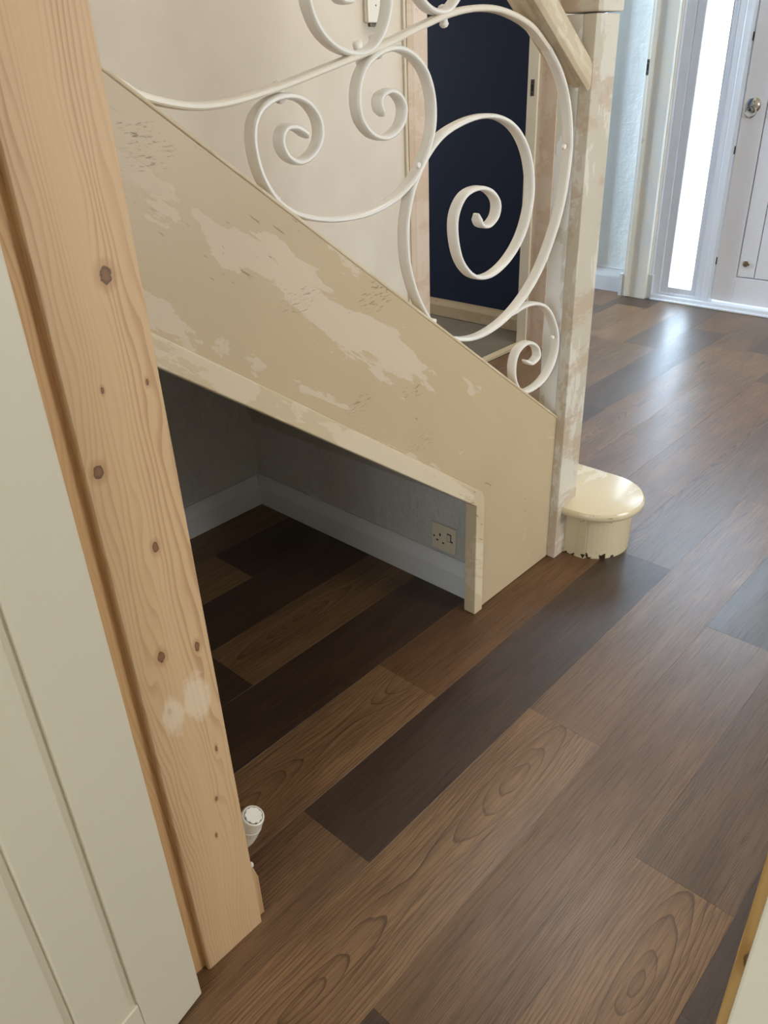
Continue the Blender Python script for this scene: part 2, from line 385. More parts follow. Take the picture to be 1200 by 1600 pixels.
# row index -> (joints, tones) ; joints in x, tones for the planks between them (first plank runs back from the first joint)
ROWS = {
    0: ((1.142, 2.60, 4.05), ('TAN*', 'GRY', 'GRY', 'GRD')),
    1: ((0.545, 1.997, 3.45, 4.9), ('DRK', 'MED', 'GRD', 'GRY', 'GRY')),
    2: ((-0.08, 1.374, 2.83, 4.28), ('MED', 'TAN*', 'MED', 'GRY', 'MED')),
    3: ((0.759, 2.21, 3.66, 5.1), ('MED', 'DRK', 'GRY', 'GRD', 'GRY')),
    4: ((-0.2, 1.247, 2.70, 4.08), ('MED', 'TAN*', 'RED', 'MED', 'GRY')),
    5: ((0.2, 1.66, 3.11, 4.52), ('DRK', 'DRK', 'MED', 'LIT', 'GRD')),
    6: ((0.957, 2.88, 4.5), ('DRK', 'MED*', 'LIT*', 'GRY')),
    7: ((0.4, 1.85, 3.3, 4.75), ('DRK', 'DRK', 'DRK', 'GRD', 'MED')),
    8: ((1.3, 2.8, 4.28), ('MED', 'DRK', 'LIT', 'GRD')),
    9: ((0.7, 2.2, 3.6, 5.0), ('DRK', 'MED', 'MED', 'MED', 'GRY')),
    -1: ((0.9, 2.35, 3.8), ('DRK', 'DRK', 'MED', 'GRY')),
}
TONES = dict(GRD=GRD, TAN=TAN, MED=MED, DRK=DRK, GRY=GRY, RED=RED, LIT=LIT)
NAMED = {('TAN'): 'pale tan plank with oval cathedral grain', 'DRK': 'dark umber plank'}
OV = {(0, 0): (-0.2, -0.02), (2, 1): (-0.18, 0.0), (4, 1): (0.12, 0.01)}
def plank(x0, x1, y0, y1, tone, key):
    g = 0.00012
    hx, hy = (x1 - x0) / 2 - g, (y1 - y0) / 2 - g
    me = bpy.data.meshes.new('plank')
    c = 0.00025
    vs = [(-hx, -hy, -0.006), (hx, -hy, -0.006), (hx, hy, -0.006), (-hx, hy, -0.006),
          (-hx, -hy, -c), (hx, -hy, -c), (hx, hy, -c), (-hx, hy, -c),
          (-hx + c, -hy + c, 0), (hx - c, -hy + c, 0), (hx - c, hy - c, 0), (-hx + c, hy - c, 0)]
    fs = [(0, 3, 2, 1), (8, 9, 10, 11)] + [(i, (i + 1) % 4, 4 + (i + 1) % 4, 4 + i) for i in range(4)] + [(4 + i, 4 + (i + 1) % 4, 8 + (i + 1) % 4, 8 + i) for i in range(4)]
    me.from_pydata(vs, [], fs); me.materials.append(M['plank'])
    o = bpy.data.objects.new('plank', me); COL.objects.link(o); o.parent = floor
    o.location = ((x0 + x1) / 2, (y0 + y1) / 2, 0)
    star = tone.endswith('*'); tn = tone.strip('*')
    c = TONES[tn]; j = 1 + random.uniform(-0.06, 0.06)
    o.color = tuple(v * j * PLANK_K for v in lin(c)[:3]) + (1,)
    if star:
        ov = OV.get(key, (random.uniform(-0.2, 0.2), random.uniform(-0.03, 0.03)))
        o['oval_x'] = float(ov[0]); o['oval_y'] = float(ov[1]); o['oval_size'] = 0.066; o['ring_rate'] = 62.0
    else:
        o['oval_x'] = random.uniform(-0.3, 0.3); o['oval_y'] = random.choice((-1, 1)) * random.uniform(0.10, 0.35); o['oval_size'] = random.uniform(0.0, 0.05); o['ring_rate'] = random.uniform(40, 80)
    if tn in NAMED and star: o['label'] = NAMED['TAN']
    return o
for k in range(-6, 12):
    y0 = Y0 + k * PW; y1 = min(y0 + PW, 2.56)
    if y0 > 2.5: continue
    if k in ROWS: js, ts = ROWS[k]
    else:
        s0 = random.uniform(-0.6, 0.6); js = tuple(s0 + 1.45 * i for i in range(4)); ts = [random.choice(('MED', 'DRK', 'GRY', 'LIT')) for _ in range(5)]
    if k <= 9:
        xs = [-2.55] + list(js) + [FX + 0.06]
        if xs[1] - xs[0] > 2.0: xs = [-2.55, xs[1] - 1.45] + xs[1:]; ts = ['MED'] + list(ts)
        off = len(xs) - 2 - len(js)
    elif k == 11: xs = [4.30, 4.75, 5.2]; ts = ['MED', 'GRD']; off = 0
    else:
        xs = [0.6, 2.2, 3.6, 5.0, FX]; ts = ['MED', 'LIT', 'MED', 'DRK']; off = 0
    for i in range(len(xs) - 1):
        if xs[i + 1] - xs[i] < 0.02: continue
        plank(xs[i], xs[i + 1], y0, y1, ts[i % len(ts)], (k, i - off))

for k, (js) in enumerate(((4.20, 4.9, 5.6), (4.20, 5.2, 5.6), (4.20, 4.7, 5.6))):
    for i in range(2): plank(js[i], min(js[i + 1], 5.29), 2.5605 + k * PW, 2.5605 + (k + 1) * PW, ('GRD', 'MED')[(i + k) % 2], (20 + k, i))

# ---- wall with the doorway (camera room | hall)
wl = MB()
wl.box(WX0, WX1 - 0.005, 0.93, 2.255, 0, CEIL); wl.box(WX0, WX1 - 0.005, 2.255, 2.60, 0, CEIL)
struct(wl.build('wall_doorway_left', 'hallwall'))
struct(B(WX0, WX1 - 0.005, -2.1, 0.010, 0, CEIL).build('wall_doorway_right', 'roomwall'))
struct(B(WX0, WX1 - 0.005, 0.010, 0.93, 2.12, CEIL).build('wall_over_doorway', 'hallwall'))
# living room (behind the camera)
struct(B(-2.65, WX0, -2.2, -2.1, 0, CEIL).build('wall_room_right', 'roomwall'))
struct(B(-2.65, WX0, 2.3, 2.4, 0, CEIL).build('wall_room_left', 'roomwall'))
wb = MB(); wb.box(-2.75, -2.65, -2.2, 2.4, 0, 0.9); wb.box(-2.75, -2.65, -2.2, 2.4, 2.35, CEIL); wb.box(-2.75, -2.65, -2.2, -1.6, 0.9, 2.35); wb.box(-2.75, -2.65, 0.4, 2.4, 0.9, 2.35)
struct(wb.build('wall_room_back', 'roomwall'))
# hall far wall (faces -y) with two doorways: A x 2.885..3.90, B ?..5.20
HZ = 2.12
wh = MB()
wh.box(1.70, 2.86, WY, 2.56, 0, 4.2); wh.box(2.86, 3.93, WY, 2.56, HZ, 4.2); wh.box(3.93, 4.30, WY, 2.56, 0, 4.2); wh.box(4.30, 5.23, WY, 2.56, HZ, CEIL + 0.02); wh.box(5.23, FX + 0.25, WY, 2.56, 0, CEIL)
wh.box(0.52, 1.70, WY, 2.56, 0, 4.2)
struct(wh.build('wall_stair_side', 'stairwall'), 'warm cream plaster wall beside the staircase')
# understair walls
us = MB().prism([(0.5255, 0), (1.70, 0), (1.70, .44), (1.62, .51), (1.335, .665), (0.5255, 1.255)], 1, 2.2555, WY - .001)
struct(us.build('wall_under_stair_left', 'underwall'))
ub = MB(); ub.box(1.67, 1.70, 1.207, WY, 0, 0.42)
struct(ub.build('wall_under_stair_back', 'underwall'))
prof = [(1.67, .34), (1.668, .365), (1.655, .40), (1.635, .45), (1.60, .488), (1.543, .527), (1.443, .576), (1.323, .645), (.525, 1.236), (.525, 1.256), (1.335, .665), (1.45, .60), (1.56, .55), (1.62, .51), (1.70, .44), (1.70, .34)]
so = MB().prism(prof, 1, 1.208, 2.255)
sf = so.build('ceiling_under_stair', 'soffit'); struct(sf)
def skirting(name, mat, base, axis, a, b, face, sgn, h=0.14, th=0.018, parent=None):
    """axis: run axis; face: coordinate of wall face; sgn: direction it projects"""
    mb = MB(); p = [(face, 0), (face + sgn * th, 0), (face + sgn * th, h * 0.62), (face + sgn * th * 0.94, h * 0.66), (face + sgn * th * 0.42, h * 0.93), (face + sgn * th * 0.40, h), (face, h)]
    if axis == 1: mb.prism([(q[0], q[1]) for q in p], 1, a, b)
    else: mb.prism([(q[0], q[1]) for q in p], 0, a, b)
    return mb.build(name, mat, parent)
struct(skirting('baseboard_under_stair_back', 'skirt', None, 1, 1.209, 2.255, 1.67, -1, h=0.126))
struct(skirting('baseboard_under_stair_left', 'skirt', None, 0, 0.545, 1.652, 2.255, -1, h=0.124))
# hall right side and front wall
struct(B(WX1, FX + 0.25, -2.2, -2.1, 0, 0.8).build('wall_hall_right', 'hallwall'))
hr = MB(); hr.box(WX1, 1.9, -2.2, -2.1, .8, CEIL); hr.box(3.3, FX + .25, -2.2, -2.1, .8, CEIL); hr.box(1.9, 3.3, -2.2, -2.1, 2.2, CEIL)
struct(hr.build('wall_hall_right_upper', 'hallwall'))
fr = MB(); fr.box(FX, FX + 0.25, -2.2, 1.00, 0, CEIL); fr.box(FX, FX + 0.25, 1.00, 2.40, 2.52, CEIL)
struct(fr.build('wall_front', 'hallwall'))
# ceilings; open over the staircase up to the landing
cl = MB(); cl.box(-2.75, WX1, -2.2, 2.6, CEIL, CEIL + .1); cl.box(WX1, FX + .25, -2.2, 1.05, CEIL, CEIL + .1); cl.box(3.9, FX + .25, 1.05, 2.56, CEIL, CEIL + .1)
struct(cl.build('ceiling', 'ceiling'))
sw = MB(); sw.box(WX1 - .1, WX1, 1.05, 2.56, CEIL, 4.2); sw.box(WX1, 3.9, .95, 1.05, CEIL, 4.2); sw.box(3.9, 4.0, .95, 2.56, CEIL, 4.2); sw.box(.42, 4.0, .95, 2.56, 4.2, 4.3)
struct(sw.build('wall_stairwell', 'stairwall'))
# navy room beyond doorway A, front room beyond doorway B
struct(B(4.107, 4.20, 2.56, 5.4, 0, CEIL).build('wall_navy', 'navy'), 'matt navy blue wall in the next room')
struct(skirting('baseboard_navy_room', 'skirt_cream', None, 1, 2.56, 5.3, 4.107, -1, h=0.11, th=0.016))
struct(B(1.6, 4.107, 2.56, 5.4, -0.05, -0.004).build('floor_navy_room', 'greyfloor'), 'bare grey floor beyond the threshold')
nr = MB(); nr.box(1.5, 1.6, 2.56, 5.4, 0, CEIL); nr.box(1.5, 4.2, 5.4, 5.5, 0, CEIL)
struct(nr.build('wall_navy_room', 'navy'))
struct(B(4.20, FX + .25, 2.56, 5.4, -0.05, -0.0062).build('floor_front_room', 'substrate'))
f2 = MB(); f2.box(FX - 0.01, FX + .25, 2.56, 2.86, 0, CEIL); f2.box(FX - 0.01, FX + .25, 2.86, 5.5, 0, 0.85); f2.box(FX - .01, FX + .25, 2.86, 5.5, 2.3, CEIL)
struct(f2.build('wall_front_room', 'brickpaint'), 'white painted rough wall seen past the second doorway')
struct(B(FX - 0.04, FX - 0.01, 2.83, 2.90, 0.18, CEIL).build('trim_front_room_window', 'paleblue'), 'pale blue upright edge beyond the newel')
struct(skirting('baseboard_front_room', 'skirt', None, 1, 2.62, 5.3, FX - 0.01, -1, h=0.16))
struct(B(1.5, FX + .25, 2.5605, 5.5, CEIL, CEIL + .1).build('ceiling_rooms', 'ceiling'))
f3 = MB(); f3.box(4.2, FX + .25, 5.4, 5.5, 0, CEIL)
struct(f3.build('wall_front_room_back', 'roomwall'))

# ---- doorway linings
# near left: pine
t1 = sthing('trim_1', (0.39, 0.90, 0), 'new knotty pine door lining, left of the doorway')
B(0.338, WX1 - 0.002, 0.899, 0.929, 0, 2.12).build('lining_board', 'pine_dark', t1, 0.001)
MB().prism([(0.3915, YL), (0.519, YL), (0.519, 0.899), (0.3885, 0.899), (0.3885, YL + .003)], 2, 0, 2.10).build('door_stop', 'pine', t1, 0.0008)
# near right
t2 = sthing('trim_2', (0.39, 0.03, 0), 'pine door stop with a knot at the right edge of the doorway')
B(0.350, WX1 - 0.002, 0.011, 0.041, 0, 2.12).build('lining_board', 'pine_dark', t2, 0.001)
B(0.39, 0.519, 0.041, 0.0545, 0, 2.10).build('door_stop', 'pine_stop', t2, 0.001)
B(0.330, 0.3495, -0.06, 0.0405, 0, 2.12).build('architrave', 'doorpaint', t2, 0.002)
t3 = sthing('trim_3', (0.39, 0.47, 2.09), 'pine lining across the top of the doorway')
B(0.350, WX1 - 0.002, 0.0115, 0.8985, 2.101, 2.119).build('lining_board', 'pine_dark', t3)
# hall skirting returned past the lining, bare pine
hs = MB().prism([(0.520, 0), (0.537, 0), (0.5375, 0.112), (0.529, 0.150), (0.5265, 0.158), (0.520, 0.160)], 1, 0.8995, 2.25)
struct(hs.build('baseboard_hall_pine', 'pine'), 'bare pine skirting end beside the door lining')
bd = MB().lathe((0.5255, 0.896, 0.156), (0, 0, 1), [(0.0005, 0), (0.004, 0.002), (0.0045, 0.006), (0.003, 0.011), (0.0005, 0.013)], 12)
struct(bd.build('trim_4', 'plastic'), 'blob of white filler on top of the pine skirting end')

# far doorway A
t5 = sthing('trim_5', (3.9, 2.48, 0), 'stripped door lining with steel strike plate, left of the newel post')
B(3.90, 3.93, 2.39, 2.56, 0, HZ).build('lining_board', 'strip', t5, 0.001)
B(3.885, 3.90, 2.50, 2.56, 0, HZ).build('rebate_bead', 'strip_light', t5, 0.001)
def strike(parent, x, yc, zc, w_=0.022, h_=0.075):
    p = B(x - 0.0015, x, yc - w_ / 2, yc + w_ / 2, zc - h_ / 2, zc + h_ / 2).build('strike_plate', 'steel', parent, 0.0005)
    p['base'] = parent['base']
    B(x - 0.0022, x - 0.0012, yc - w_ * .25, yc + w_ * .25, zc - h_ * .2, zc + h_ * .2).build('latch_hole', 'black', p)
    for s_ in (-1, 1): MB().lathe((x - .0012, yc, zc + s_ * h_ * .36), (-1, 0, 0), [(0.004, 0), (0.0035, 0.0012), (0.0005, 0.0015)], 12).build('screw', 'chrome', p)
strike(t5, 3.885, 2.53, 1.345)
t6 = sthing('trim_6', (2.82, 2.39, 0), 'stripped architrave left of the navy doorway')
MB().prism([(2.752, WY), (2.752, 2.384), (2.768, 2.380), (2.776, 2.386), (2.79, 2.382), (2.868, 2.386), (2.874, WY)], 2, 0, HZ + .06).build('architrave', 'strip', t6)
B(2.862, 2.884, 2.39, 2.56, 0, HZ).build('lining_board', 'strip', t6, 0.001)
B(2.738, 2.752, 2.388, WY, 0, HZ + .06).build('edge_bead', 'strip_light', t6, 0.002)
struct(B(2.884, 3.90, 2.515, 2.56, -0.006, 0.009).build('threshold_navy_room', 'skirt_cream'), 'worn cream threshold strip at the navy room')
# far doorway B
t7 = sthing('trim_7', (5.2, 2.49, 0), 'old cream door lining with strike plate beside the sidelight window')
B(5.20, 5.235, 2.405, 2.575, 0, HZ).build('lining_board', 'post', t7, 0.002)
B(5.188, 5.20, 2.515, 2.548, 0.005, HZ).build('stop_bead', 'strip_light', t7, 0.002)
B(5.195, 5.235, 2.577, 2.600, 0, .15).build('plinth', 'skirt', t7, 0.001)
strike(t7, 5.1995, 2.562, 1.395, 0.018, 0.085)
B(4.27, 4.30, 2.39, 2.57, 0, HZ).build('lining_board', 'post', t7, 0.001)

# ---- sidelight window and front door (plane x = FX)
w1 = sthing('window_1', (FX, 2.2, 0), 'tall narrow bright sidelight in a white plastic frame')
def frame(x0, x1, yo0, yo1, zo0, zo1, yi0, yi1, zi0, zi1):
    mb = MB(); mb.box(x0, x1, yo0, yi0, zo0, zo1); mb.box(x0, x1, yi1, yo1, zo0, zo1); mb.box(x0, x1, yi0, yi1, zo0, zi0); mb.box(x0, x1, yi0, yi1, zi1, zo1); return mb
frame(FX - .04, FX + .05, 2.035, 2.385, 0.035, 2.50, 2.080, 2.330, 0.05, 2.42).build('window_frame', 'upvc', w1, 0.003)
frame(FX - .025, FX + .03, 2.080, 2.330, 0.05, 2.42, 2.120, 2.278, 0.085, 2.38).build('glazing_bead', 'upvc', w1, 0.004)
B(FX, FX + .012, 2.112, 2.288, 0.082, 2.385).build('pane', 'glass', w1)
B(FX - .055, FX - .0, 2.385, 2.410, 0.0, 2.5).build('trim_strip', 'upvc', w1, 0.004)
B(FX - .075, FX - .0, 2.372, 2.4085, 0.0, .16).build('plinth_block', 'skirt', w1, 0.003)
B(FX - .07, FX + .1, 1.05, 2.372, 0.0, .034).build('sill', 'upvc', w1, 0.004)
B(FX - .09, FX - .07, 1.05, 2.372, 0.0, .012).build('sill_nose', 'upvc', w1, 0.003)
d2 = sthing('door_2', (FX, 1.5, 0.04), 'white panelled front door with chrome lock')
dj = MB(); dj.box(FX - .05, FX + .05, 1.985, 2.035, .034, 2.5); dj.box(FX - .05, FX + .05, 1.00, 1.05, .034, 2.5); dj.box(FX - .05, FX + .05, 1.05, 1.985, 2.45, 2.5)
dj.build('door_frame', 'upvc', d2, 0.004)
B(FX - .056, FX - .05, 1.99, 1.998, .034, 2.45).build('door_seal', 'upvc', d2, 0.001)
# leaf with recessed grooves; unseen top pane, widened for the floor sheen
DX = FX - 0.02
lf = MB(); lf.box(DX, DX + .04, 1.845, 1.98, .045, 1.75); lf.box(DX, DX + .04, 1.055, 1.19, .045, 1.75); lf.box(DX, DX + .04, 1.93, 1.98, 1.75, 2.44); lf.box(DX, DX + .04, 1.055, 1.105, 1.75, 2.44); lf.box(DX, DX + .04, 1.19, 1.845, .045, .205); lf.box(DX, DX + .04, 1.19, 1.845, 1.62, 1.75); lf.box(DX, DX + .04, 1.105, 1.93, 2.39, 2.44)
lf.build('door_leaf', 'frontdoor', d2, 0.004)
n_ = 6
for i in range(n_):
    a0 = 1.196 + i * (0.643 / n_); B(DX + .001, DX + .035, a0 + .003, a0 + 0.643 / n_ - .003, .211, 1.614).build('panel_board', 'frontdoor', d2, 0.003)
B(DX + .02, DX + .03, 1.19, 1.845, .205, 1.62).build('panel_backing', 'upvc', d2)
B(DX + .015, DX + .025, 1.105, 1.93, 1.75, 2.39).build('pane', 'glass', d2)
lk = MB().lathe((DX - .0005, 1.915, 1.185), (-1, 0, 0), [(.042, 0), (.042, .005), (.034, .010), (.018, .012), (.016, .016), (.0005, .017)], 28).build('lock_escutcheon', 'chrome', d2)
lk['base'] = d2['base']
rg = MB(); R0, r0 = .030, .0045
for i in range(28):
    pass
rings = [[Vector((DX - .018 + r0 * math.cos(2 * math.pi * j / 8), 1.922 + (R0 + r0 * math.sin(2 * math.pi * j / 8)) * math.cos(2 * math.pi * i / 28), 1.150 + (R0 + r0 * math.sin(2 * math.pi * j / 8)) * math.sin(2 * math.pi * i / 28))) for j in range(8)] for i in range(29)]
rg.loft(rings, True, False).build('pull_ring', 'chrome', lk)
MB().lathe((DX - .011, 1.915, 1.19), (-1, 0, 0), [(.012, 0), (.012, .012), (.008, .018), (.0005, .019)], 16).build('thumb_turn', 'chrome', lk)
MB().lathe((DX + .001, 1.795, .295), (-1, 0, 0), [(.022, 0), (.022, .004), (.018, .008), (.0005, .009)], 24).build('round_stud', 'chrome', d2)
for zz in (.27, .92, 1.51): B(DX - .004, DX + .0, 1.9795, 1.9845, zz, zz + .045).build('hinge_gap', 'black', d2)

# ---- open door of the living room, bottom left
ANG = math.radians(191.0); dd = Vector((math.cos(ANG), math.sin(ANG), 0)); dn = Vector((-dd.y, dd.x, 0))
if dn.y > 0: dn = -dn                                 # visible face looks towards the camera (-y)
d1 = sthing('door_1', (0.352, 0.856, 0.008), 'off white panelled door standing open at the left')
PA = Vector((0.352, 0.856, 0))
def dbox(mb, s0, s1, z0, z1, n0, n1):
    vs = []
    for z in (z0, z1):
        for (s_, n) in ((s0, n0), (s1, n0), (s1, n1), (s0, n1)):
            q = PA + dd * s_ + dn * n; vs.append((q.x, q.y, z))
    mb.add(vs, [(0, 3, 2, 1), (4, 5, 6, 7), (0, 1, 5, 4), (1, 2, 6, 5), (2, 3, 7, 6), (3, 0, 4, 7)])
DW, DH = 0.84, 2.07
mb = MB(); st = 0.119; br = 0.160
dbox(mb, 0, st, .008, DH, -.035, 0); dbox(mb, DW - st, DW, .008, DH, -.035, 0); dbox(mb, st, DW - st, .008, br, -.035, 0); dbox(mb, st, DW - st, DH - .12, DH, -.035, 0)
mb.build('door_frame_rails', 'doorpaint', d1, 0.0035, 3)
nb = 6; bw = (DW - 2 * st - 0.013) / nb
for i in range(nb):
    m_ = MB(); s0 = st + 0.013 + i * bw; dbox(m_, s0, s0 + bw - 0.013, br + .013, DH - .129, -.030, -.0005); m_.build('panel_board', 'doorpaint', d1, 0.003, 3)
m_ = MB(); dbox(m_, st - .001, DW - st + .001, br - .001, DH - .119, -.026, -.0065); m_.build('panel_backing', 'doorpaint', d1)

# ================================================================= THE STAIRCASE
stair = thing('staircase', 'closed-string staircase with scraped cream paint, newel post and rounded bottom step', 'staircase', (1.8, 1.2, 0))
YS = 1.175
def ztop(x): return 0.510 + (2.03 - x) * 0.741
def zbot(x): return 0.41 + (1.645 - x) * 0.741
MB().prism([(0.53, ztop(.53)), (2.03, ztop(2.03)), (2.03, 0.002), (1.640, 0.002), (1.640, 0.412), (0.53, zbot(.53))], 1, YS, 1.207).build('string', 'string', stair, 0.001)
cp = MB().prism([(0.53, ztop(.53) - .003), (2.0295, ztop(2.0295) - .003), (2.0295, ztop(2.0295) + .006), (0.53, ztop(.53) + .006)], 1, YS - 0.003, 1.211)
cp.build('string_capping', 'edge', stair, 0.003, 3)
# edge strip: sloping underside and the upright at its foot, rounded outer corner
edge = MB(); W_ = 0.034
outer = [(0.53, zbot(.53)), (1.615, zbot(1.615)), (1.632, zbot(1.632) - .001), (1.641, zbot(1.645) - .010), (1.645, .395), (1.645, 0.0)]
inner = [(1.606, 0.0), (1.606, .383), (0.53, .383 + (1.606 - .53) * .741 - .006)]
edge.prism(outer + inner, 1, YS - 0.010, 1.2065)
edge.build('edge_strip', 'edge', stair, 0.003, 3)
# steps
RISE, GO = 0.19, 0.257
for i in range(2, 8):
    xf = 2.375 - (i - 1) * GO
    zt = RISE * i
    B(xf - GO - .0, xf + .0, 1.2075, WY - .001, zt - .028, zt).build('tread', 'tread_wood', stair, 0.004)
    B(xf - .038, xf - .020, 1.2075, WY - .001, zt - RISE + .0005, zt - .0285).build('riser', 'riser', stair)
# bullnose first step: rounded riser and tread passing round the newel
cx_, cy_ = 2.218, 1.112
def dshape(r, xl, ccx=cx_):
    pts = [(xl, WY - .002), (xl, cy_ + .0)]
    for i in range(0, 25):
        a = math.pi + math.pi * i / 24
        pts.append((ccx + r * math.cos(a), cy_ + r * math.sin(a)))
    pts.append((ccx + r, WY - .002))
    return pts
rs = dshape(.127, cx_ - .127)[1:]
rs = [(cx_ - .127, WY - .002)] + rs
step = MB().prism(rs, 2, 0.0, 0.1585)
MBr = step.build('bottom_riser', 'riser', stair)
tr_ = MB()
def ringz(r, z): return [Vector((p[0], p[1], z)) for p in ([(cx_ - r, WY - .002)] + dshape(r, cx_ - r)[1:])]
tr_.loft([ringz(.148, .158), ringz(.156, .160), ringz(.161, .166), ringz(.1625, .174), ringz(.161, .182), ringz(.156, .188), ringz(.148, .190)], True)
bt = tr_.build('bottom_tread', 'step', stair)
MB().prism([(cx_ - .129, cy_ + .01), (cx_ - .1295, cy_ - .02), (cx_ - .1265, cy_ - .045), (cx_ - .124, cy_ - .045), (cx_ - .125, cy_ + .01)], 2, .0, .157).build('end_board', 'riser', MBr)
for k_, sz in enumerate((.157,)):
    mbv = MB(); rr = [[Vector((p[0], p[1], z)) for p in ([(cx_ - r, WY - .002)] + dshape(r, cx_ - r)[1:])] for r, z in ((.1275, .146), (.134, .150), (.137, .158))]
    mbv.loft(rr, True).build('scotia_moulding', 'step', bt)
# newel: facing board + post, head block and cap
NX0, NX1 = 2.030, 2.143
nw = MB(); nw.box(NX0, NX1, 1.146, 1.1835, 0, 1.578)
nf = nw.build('newel_facing', 'newel', stair, 0.003, 3)
pp = MB(); pp.box(NX0 + .0015, NX1 - .001, 1.1845, 1.245, 0, 1.578)
pp_ = pp.build('newel_post', 'newel_white', stair, 0.003, 3)
nf.parent = pp_
def sq(x0, x1, y0, y1, z): return [Vector((x0, y0, z)), Vector((x1, y0, z)), Vector((x1, y1, z)), Vector((x0, y1, z))]
hd = MB(); e = 0.0
hd.loft([sq(NX0 - e, NX1 + .004, 1.143, 1.248, z) if k == 0 else q for k, (z, q) in enumerate([(1.581, None)])] + [sq(NX0 - .004, NX1 + .008, 1.141, 1.250, 1.584), sq(NX0 - .004, NX1 + .008, 1.141, 1.250, 1.74)], False)
hd.build('newel_head', 'newel', pp_, 0.003, 3)
cpn = MB().loft([sq(NX0 - .004 - a, NX1 + .006 + a, 1.143 - a, 1.248 + a, z) for a, z in ((0, 1.741), (.016, 1.752), (.018, 1.768), (.008, 1.782), (-.03, 1.80))], False)
cpn.build('newel_cap', 'newel', pp_, 0.002)
# handrail: moulded section swept up the slope
_o = .018
sec = [(1.130, .000), (1.130, .052), (1.136, .064), (1.150, .072), (1.196, .072), (1.210, .064), (1.216, .052), (1.216, .0), (1.206, -.008), (1.200, -.006), (1.198, .006), (1.186, .006), (1.182, -.002), (1.166, -.002), (1.162, .006), (1.148, .006), (1.144, -.008), (1.138, -.012)]
def zr(x): return 1.513 + (1.9 - x) * .725
rr = [[Vector((x, y, zr(x) + z * 0.95)) for (y, z) in [(a_ + _o, b_) for a_, b_ in sec]] for x in (2.0295, 0.53)]
MB().loft(rr, False).build('handrail', 'rail', stair, 0.0015)

# ================================================================= THE IRON BALUSTRADE
YB = 1.194
def catmull(P, n=10):
    out = []
    P = [2 * P[0] - P[1]] + P + [2 * P[-1] - P[-2]]
    for i in range(1, len(P) - 2):
        p0, p1, p2, p3 = P[i - 1:i + 3]
        for k in range(n):
            t_ = k / n; t2, t3 = t_ * t_, t_ ** 3
            out.append(0.5 * ((2 * p1) + (p2 - p0) * t_ + (2 * p0 - 5 * p1 + 4 * p2 - p3) * t2 + (3 * p1 - p0 - 3 * p2 + p3) * t3))
    out.append(P[-2]); return out
def ribbon(pix, w_=0.031, th=0.0112, y=YB, taper=(1, 1), endr=None, raw=None):
    pts = raw if raw else [onp(u, v, 1, y) for u, v in pix]
    pts = catmull([Vector((p.x, 0, p.z)) for p in pts], 8)
    rings = []; N = len(pts)
    for i, p in enumerate(pts):
        a = pts[max(i - 1, 0)]; b = pts[min(i + 1, N - 1)]; tg = (b - a).normalized(); nr_ = Vector((-tg.z, 0, tg.x))
        e0 = min(1.0, i / 4.0); e1 = min(1.0, (N - 1 - i) / 4.0)
        k = (0.55 + 0.45 * e0) if taper[0] else 1.0; k *= (0.55 + 0.45 * e1) if taper[1] else 1.0
        hw, ht = w_ / 2 * k, th / 2 * k
        prof_ = []
        for j in range(12):
            an = 2 * math.pi * (j + .5) / 12; c_, s_ = math.cos(an), math.sin(an)
            c_ = math.copysign(abs(c_) ** 0.55, c_); s_ = math.copysign(abs(s_) ** 0.7, s_)
            prof_.append(Vector((p.x, y, p.z)) + Vector((0, 1, 0)) * hw * c_ + nr_ * ht * s_)
        rings.append(prof_)
    return MB().loft(rings, True)
bal = thing('iron_balustrade', 'white painted wrought iron scroll balustrade standing on the stair string', 'balustrade', (1.4, 1.2, 0.9))
A1 = [(120, 84), (165, 118), (190, 134), (215, 149), (260, 161), (305, 166), (350, 161), (400, 147), (450, 130), (500, 110), (550, 90), (600, 69), (650, 44), (700, 22), (745, 13), (785, 18), (825, 40), (853, 75), (872, 115), (883, 160), (887, 210), (884, 260), (874, 320), (858, 375), (838, 425), (812, 468), (780, 503), (742, 526), (705, 528), (674, 508), (650, 468), (635, 420), (630, 370), (634, 325), (644, 285), (662, 245), (686, 213), (716, 193), (748, 182), (778, 184), (803, 202), (820, 236), (827, 280), (824, 325), (811, 370), (789, 407), (762, 430), (737, 431), (717, 408), (708, 370), (709, 335), (722, 306), (743, 294), (762, 298), (774, 315), (772, 337), (760, 352), (748, 350), (744, 334)]
A1 = A1
ribbon(A1[:18], 0.028, 0.0135, taper=(0, 0)).build('top_rail_bar', 'iron_top', bal)
ribbon(A1[17:], 0.031, 0.011, taper=(0, 1)).build('large_scroll', 'iron', bal)
C1 = [(597, 181), (590, 165), (592, 150), (606, 142), (620, 150), (628, 170), (622, 196), (603, 214), (580, 211), (562, 190), (555, 160), (558, 125), (571, 98), (594, 80), (620, 76), (643, 88), (662, 115), (672, 155), (672, 200), (660, 245), (640, 283), (610, 313), (572, 333), (530, 342), (488, 341), (452, 330), (425, 308), (404, 272), (393, 230), (393, 195), (404, 170), (426, 154), (452, 150), (476, 160), (493, 184), (497, 212), (487, 238), (466, 253), (446, 244), (436, 222), (441, 202), (456, 198), (470, 205), (479, 214)]
ribbon(C1, 0.030, 0.0112, y=YB, taper=(1, 1)).build('double_scroll', 'iron', bal)
S1 = [(793, 494), (812, 480), (832, 474), (850, 480), (862, 502), (867, 530), (862, 562), (848, 590), (829, 607), (812, 611), (801, 594), (800, 568), (807, 547), (822, 535), (835, 541), (838, 556), (828, 567), (819, 563)]
ribbon(S1, 0.029, 0.0105, taper=(1, 1)).build('small_scroll', 'iron', bal)
